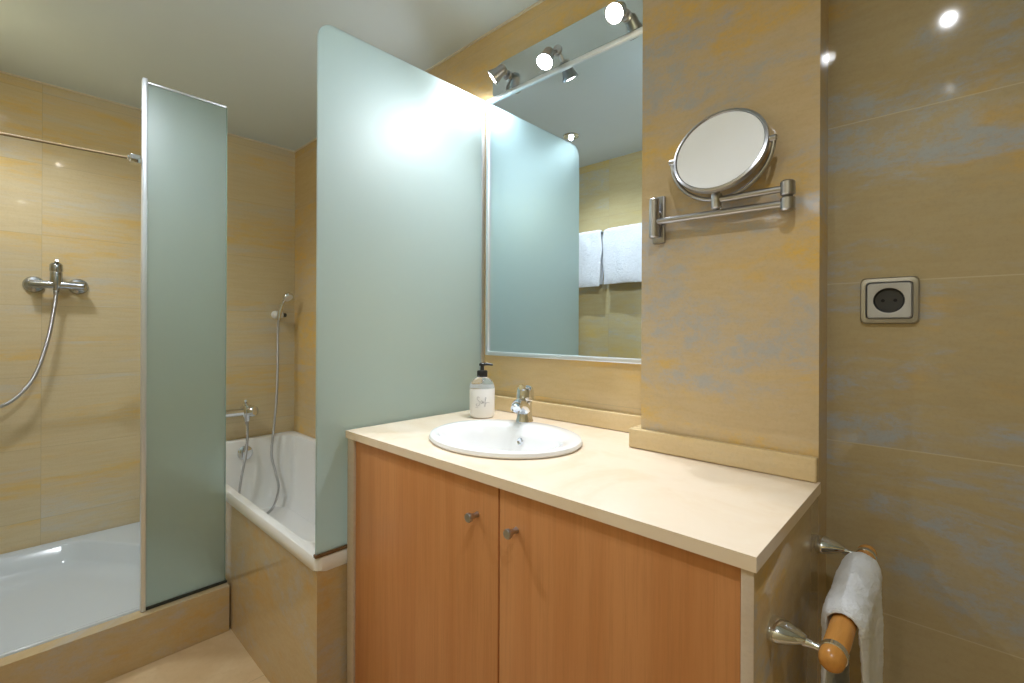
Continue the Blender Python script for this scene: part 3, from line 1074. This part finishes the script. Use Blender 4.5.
# ------------------------------------------------------------------ towels
def draped(name, label, path, y0, y1, axis, thick, seed, group=None, ny=26, wob=.003, slope=0.0):
    """A folded towel: cross-section path (across, z) swept along the rail, soft thickness."""
    rnd = random.Random(seed)
    ph = [rnd.uniform(0, 6.28) for _ in range(6)]
    pts = smooth_path([Vector((p[0], p[1], 0)) for p in path], 7)
    bm = new_bm()
    m = len(pts)
    ln = [0.0]
    for i in range(1, m):
        ln.append(ln[-1] + (pts[i] - pts[i - 1]).length)
    top = max(range(m), key=lambda i: pts[i].y)
    outer, inner = [], []
    for j in range(ny):
        f = j / (ny - 1)
        ro, ri = [], []
        for i in range(m):
            tg = (pts[min(i + 1, m - 1)] - pts[max(i - 1, 0)]).normalized()
            nm = Vector((-tg.y, tg.x, 0))
            if nm.y < 0 and abs(i - top) < 4:
                nm = -nm
            drop = abs(ln[i] - ln[top])
            e = min(f, 1 - f) / .10
            ei = min(i, m - 1 - i) / 4.0
            th = thick * math.sqrt(max(.02, 1 - (1 - min(1, e)) ** 2)) * math.sqrt(max(.03, 1 - (1 - min(1, ei)) ** 2))
            wv = wob * min(1, drop / .08) * (math.sin(f * 9 + ph[0] + drop * 5) + .6 * math.sin(f * 17 + ph[1] - drop * 9))
            along = y0 + (y1 - y0) * f + .006 * math.sin(drop * 16 + ph[2]) * (2 * f - 1) + .003 * math.sin(drop * 40 + ph[3])
            po = pts[i] + nm * (th + max(wv, -.3 * thick))
            pi_ = pts[i] + nm * (max(wv, -.3 * thick) * .6 * min(1, drop / .1))
            for q, lst in ((po, ro), (pi_, ri)):
                lst.append(bm.verts.new(Vector((q.x, along, q.y + slope * (along - .921))) if axis == 'Y' else Vector((along, q.x, q.y))))
        outer.append(ro)
        inner.append(ri)
    for j in range(ny - 1):
        for i in range(m - 1):
            bm.faces.new((outer[j][i], outer[j + 1][i], outer[j + 1][i + 1], outer[j][i + 1]))
            bm.faces.new((inner[j][i], inner[j][i + 1], inner[j + 1][i + 1], inner[j + 1][i]))
    for j in range(ny - 1):
        bm.faces.new((outer[j][0], inner[j][0], inner[j + 1][0], outer[j + 1][0]))
        bm.faces.new((outer[j][m - 1], outer[j + 1][m - 1], inner[j + 1][m - 1], inner[j][m - 1]))
    for i in range(m - 1):
        bm.faces.new((outer[0][i], outer[0][i + 1], inner[0][i + 1], inner[0][i]))
        bm.faces.new((outer[-1][i], inner[-1][i], inner[-1][i + 1], outer[-1][i + 1]))
    o = obj(name, bm, M['towel'], angle=180)
    md = o.modifiers.new('soften', 'SUBSURF')
    md.levels = 2
    md.render_levels = 2
    tx = bpy.data.textures.get('terry_pile') or bpy.data.textures.new('terry_pile', 'CLOUDS')
    tx.noise_scale = .011
    tx.noise_depth = 3
    dm = o.modifiers.new('pile', 'DISPLACE')
    dm.texture = tx
    dm.texture_coords = 'LOCAL'
    dm.strength = .0032
    dm.mid_level = .4
    tag(o, label, 'towel', group)
    return o


c = RR + .0035
path = [(RX - c - .002, .40), (RX - c - .002, .52), (RX - c - .001, .64), (RX - c, RZ - .03), (RX - c, RZ)]
for i in range(1, 8):
    a = PI - PI * i / 8
    path.append((RX + c * math.cos(a), RZ + c * math.sin(a)))
path += [(RX + c, RZ), (RX + c, RZ - .03), (RX + c + .001, .64), (RX + c + .002, .50), (RX + c + .002, .36)]
draped('hand_towel', 'white hand towel hanging over the wooden rail', path, .832, 1.042, 'Y', .0100, 3, slope=.048)

# rail and two towels on the opposite wall, seen in the mirror
YR, ZR = YF + .070, 1.800
t = thing('towel_rail', 'chrome towel rail on the opposite wall, seen in the mirror', 'towel rail', (-1.55, YF, ZR))
bm = new_bm()
rod(bm, (-2.03, YR, ZR), (-1.07, YR, ZR), .008)
obj('bar', bm, M['chrome'], t)
for x in (-2.02, -1.08):
    bm = new_bm()
    rod(bm, (x, YF, ZR), (x, YR + .01, ZR), .010)
    lathe(bm, [(0, 0), (.022, 0), (.022, .006), (.012, .012), (0, .012)], (x, YF, ZR), (0, 1, 0), 24)
    obj('bracket', bm, M['chrome'], t)


def back_path(l1, l2):
    c2 = .0135
    p = [(YR - c2 - .002, ZR - l1), (YR - c2 - .002, ZR - l1 * .6), (YR - c2, ZR - .06), (YR - c2, ZR)]
    for i in range(1, 6):
        a = PI - PI * i / 6
        p.append((YR + c2 * math.cos(a), ZR + c2 * math.sin(a)))
    return p + [(YR + c2, ZR), (YR + c2, ZR - .06), (YR + c2 + .004, ZR - l2 * .6), (YR + c2 + .006, ZR - l2)]


draped('bath_towel', 'white towel reflected in the mirror beside the bath screen reflection', back_path(.33, .345), -1.985, -1.655, 'X', .011, 11, 'towels on the opposite wall', 34, .008)
draped('bath_towel', 'white towel reflected in the mirror right against the tiled pier', back_path(.32, .335), -1.640, -1.115, 'X', .012, 17, 'towels on the opposite wall', 44, .008)
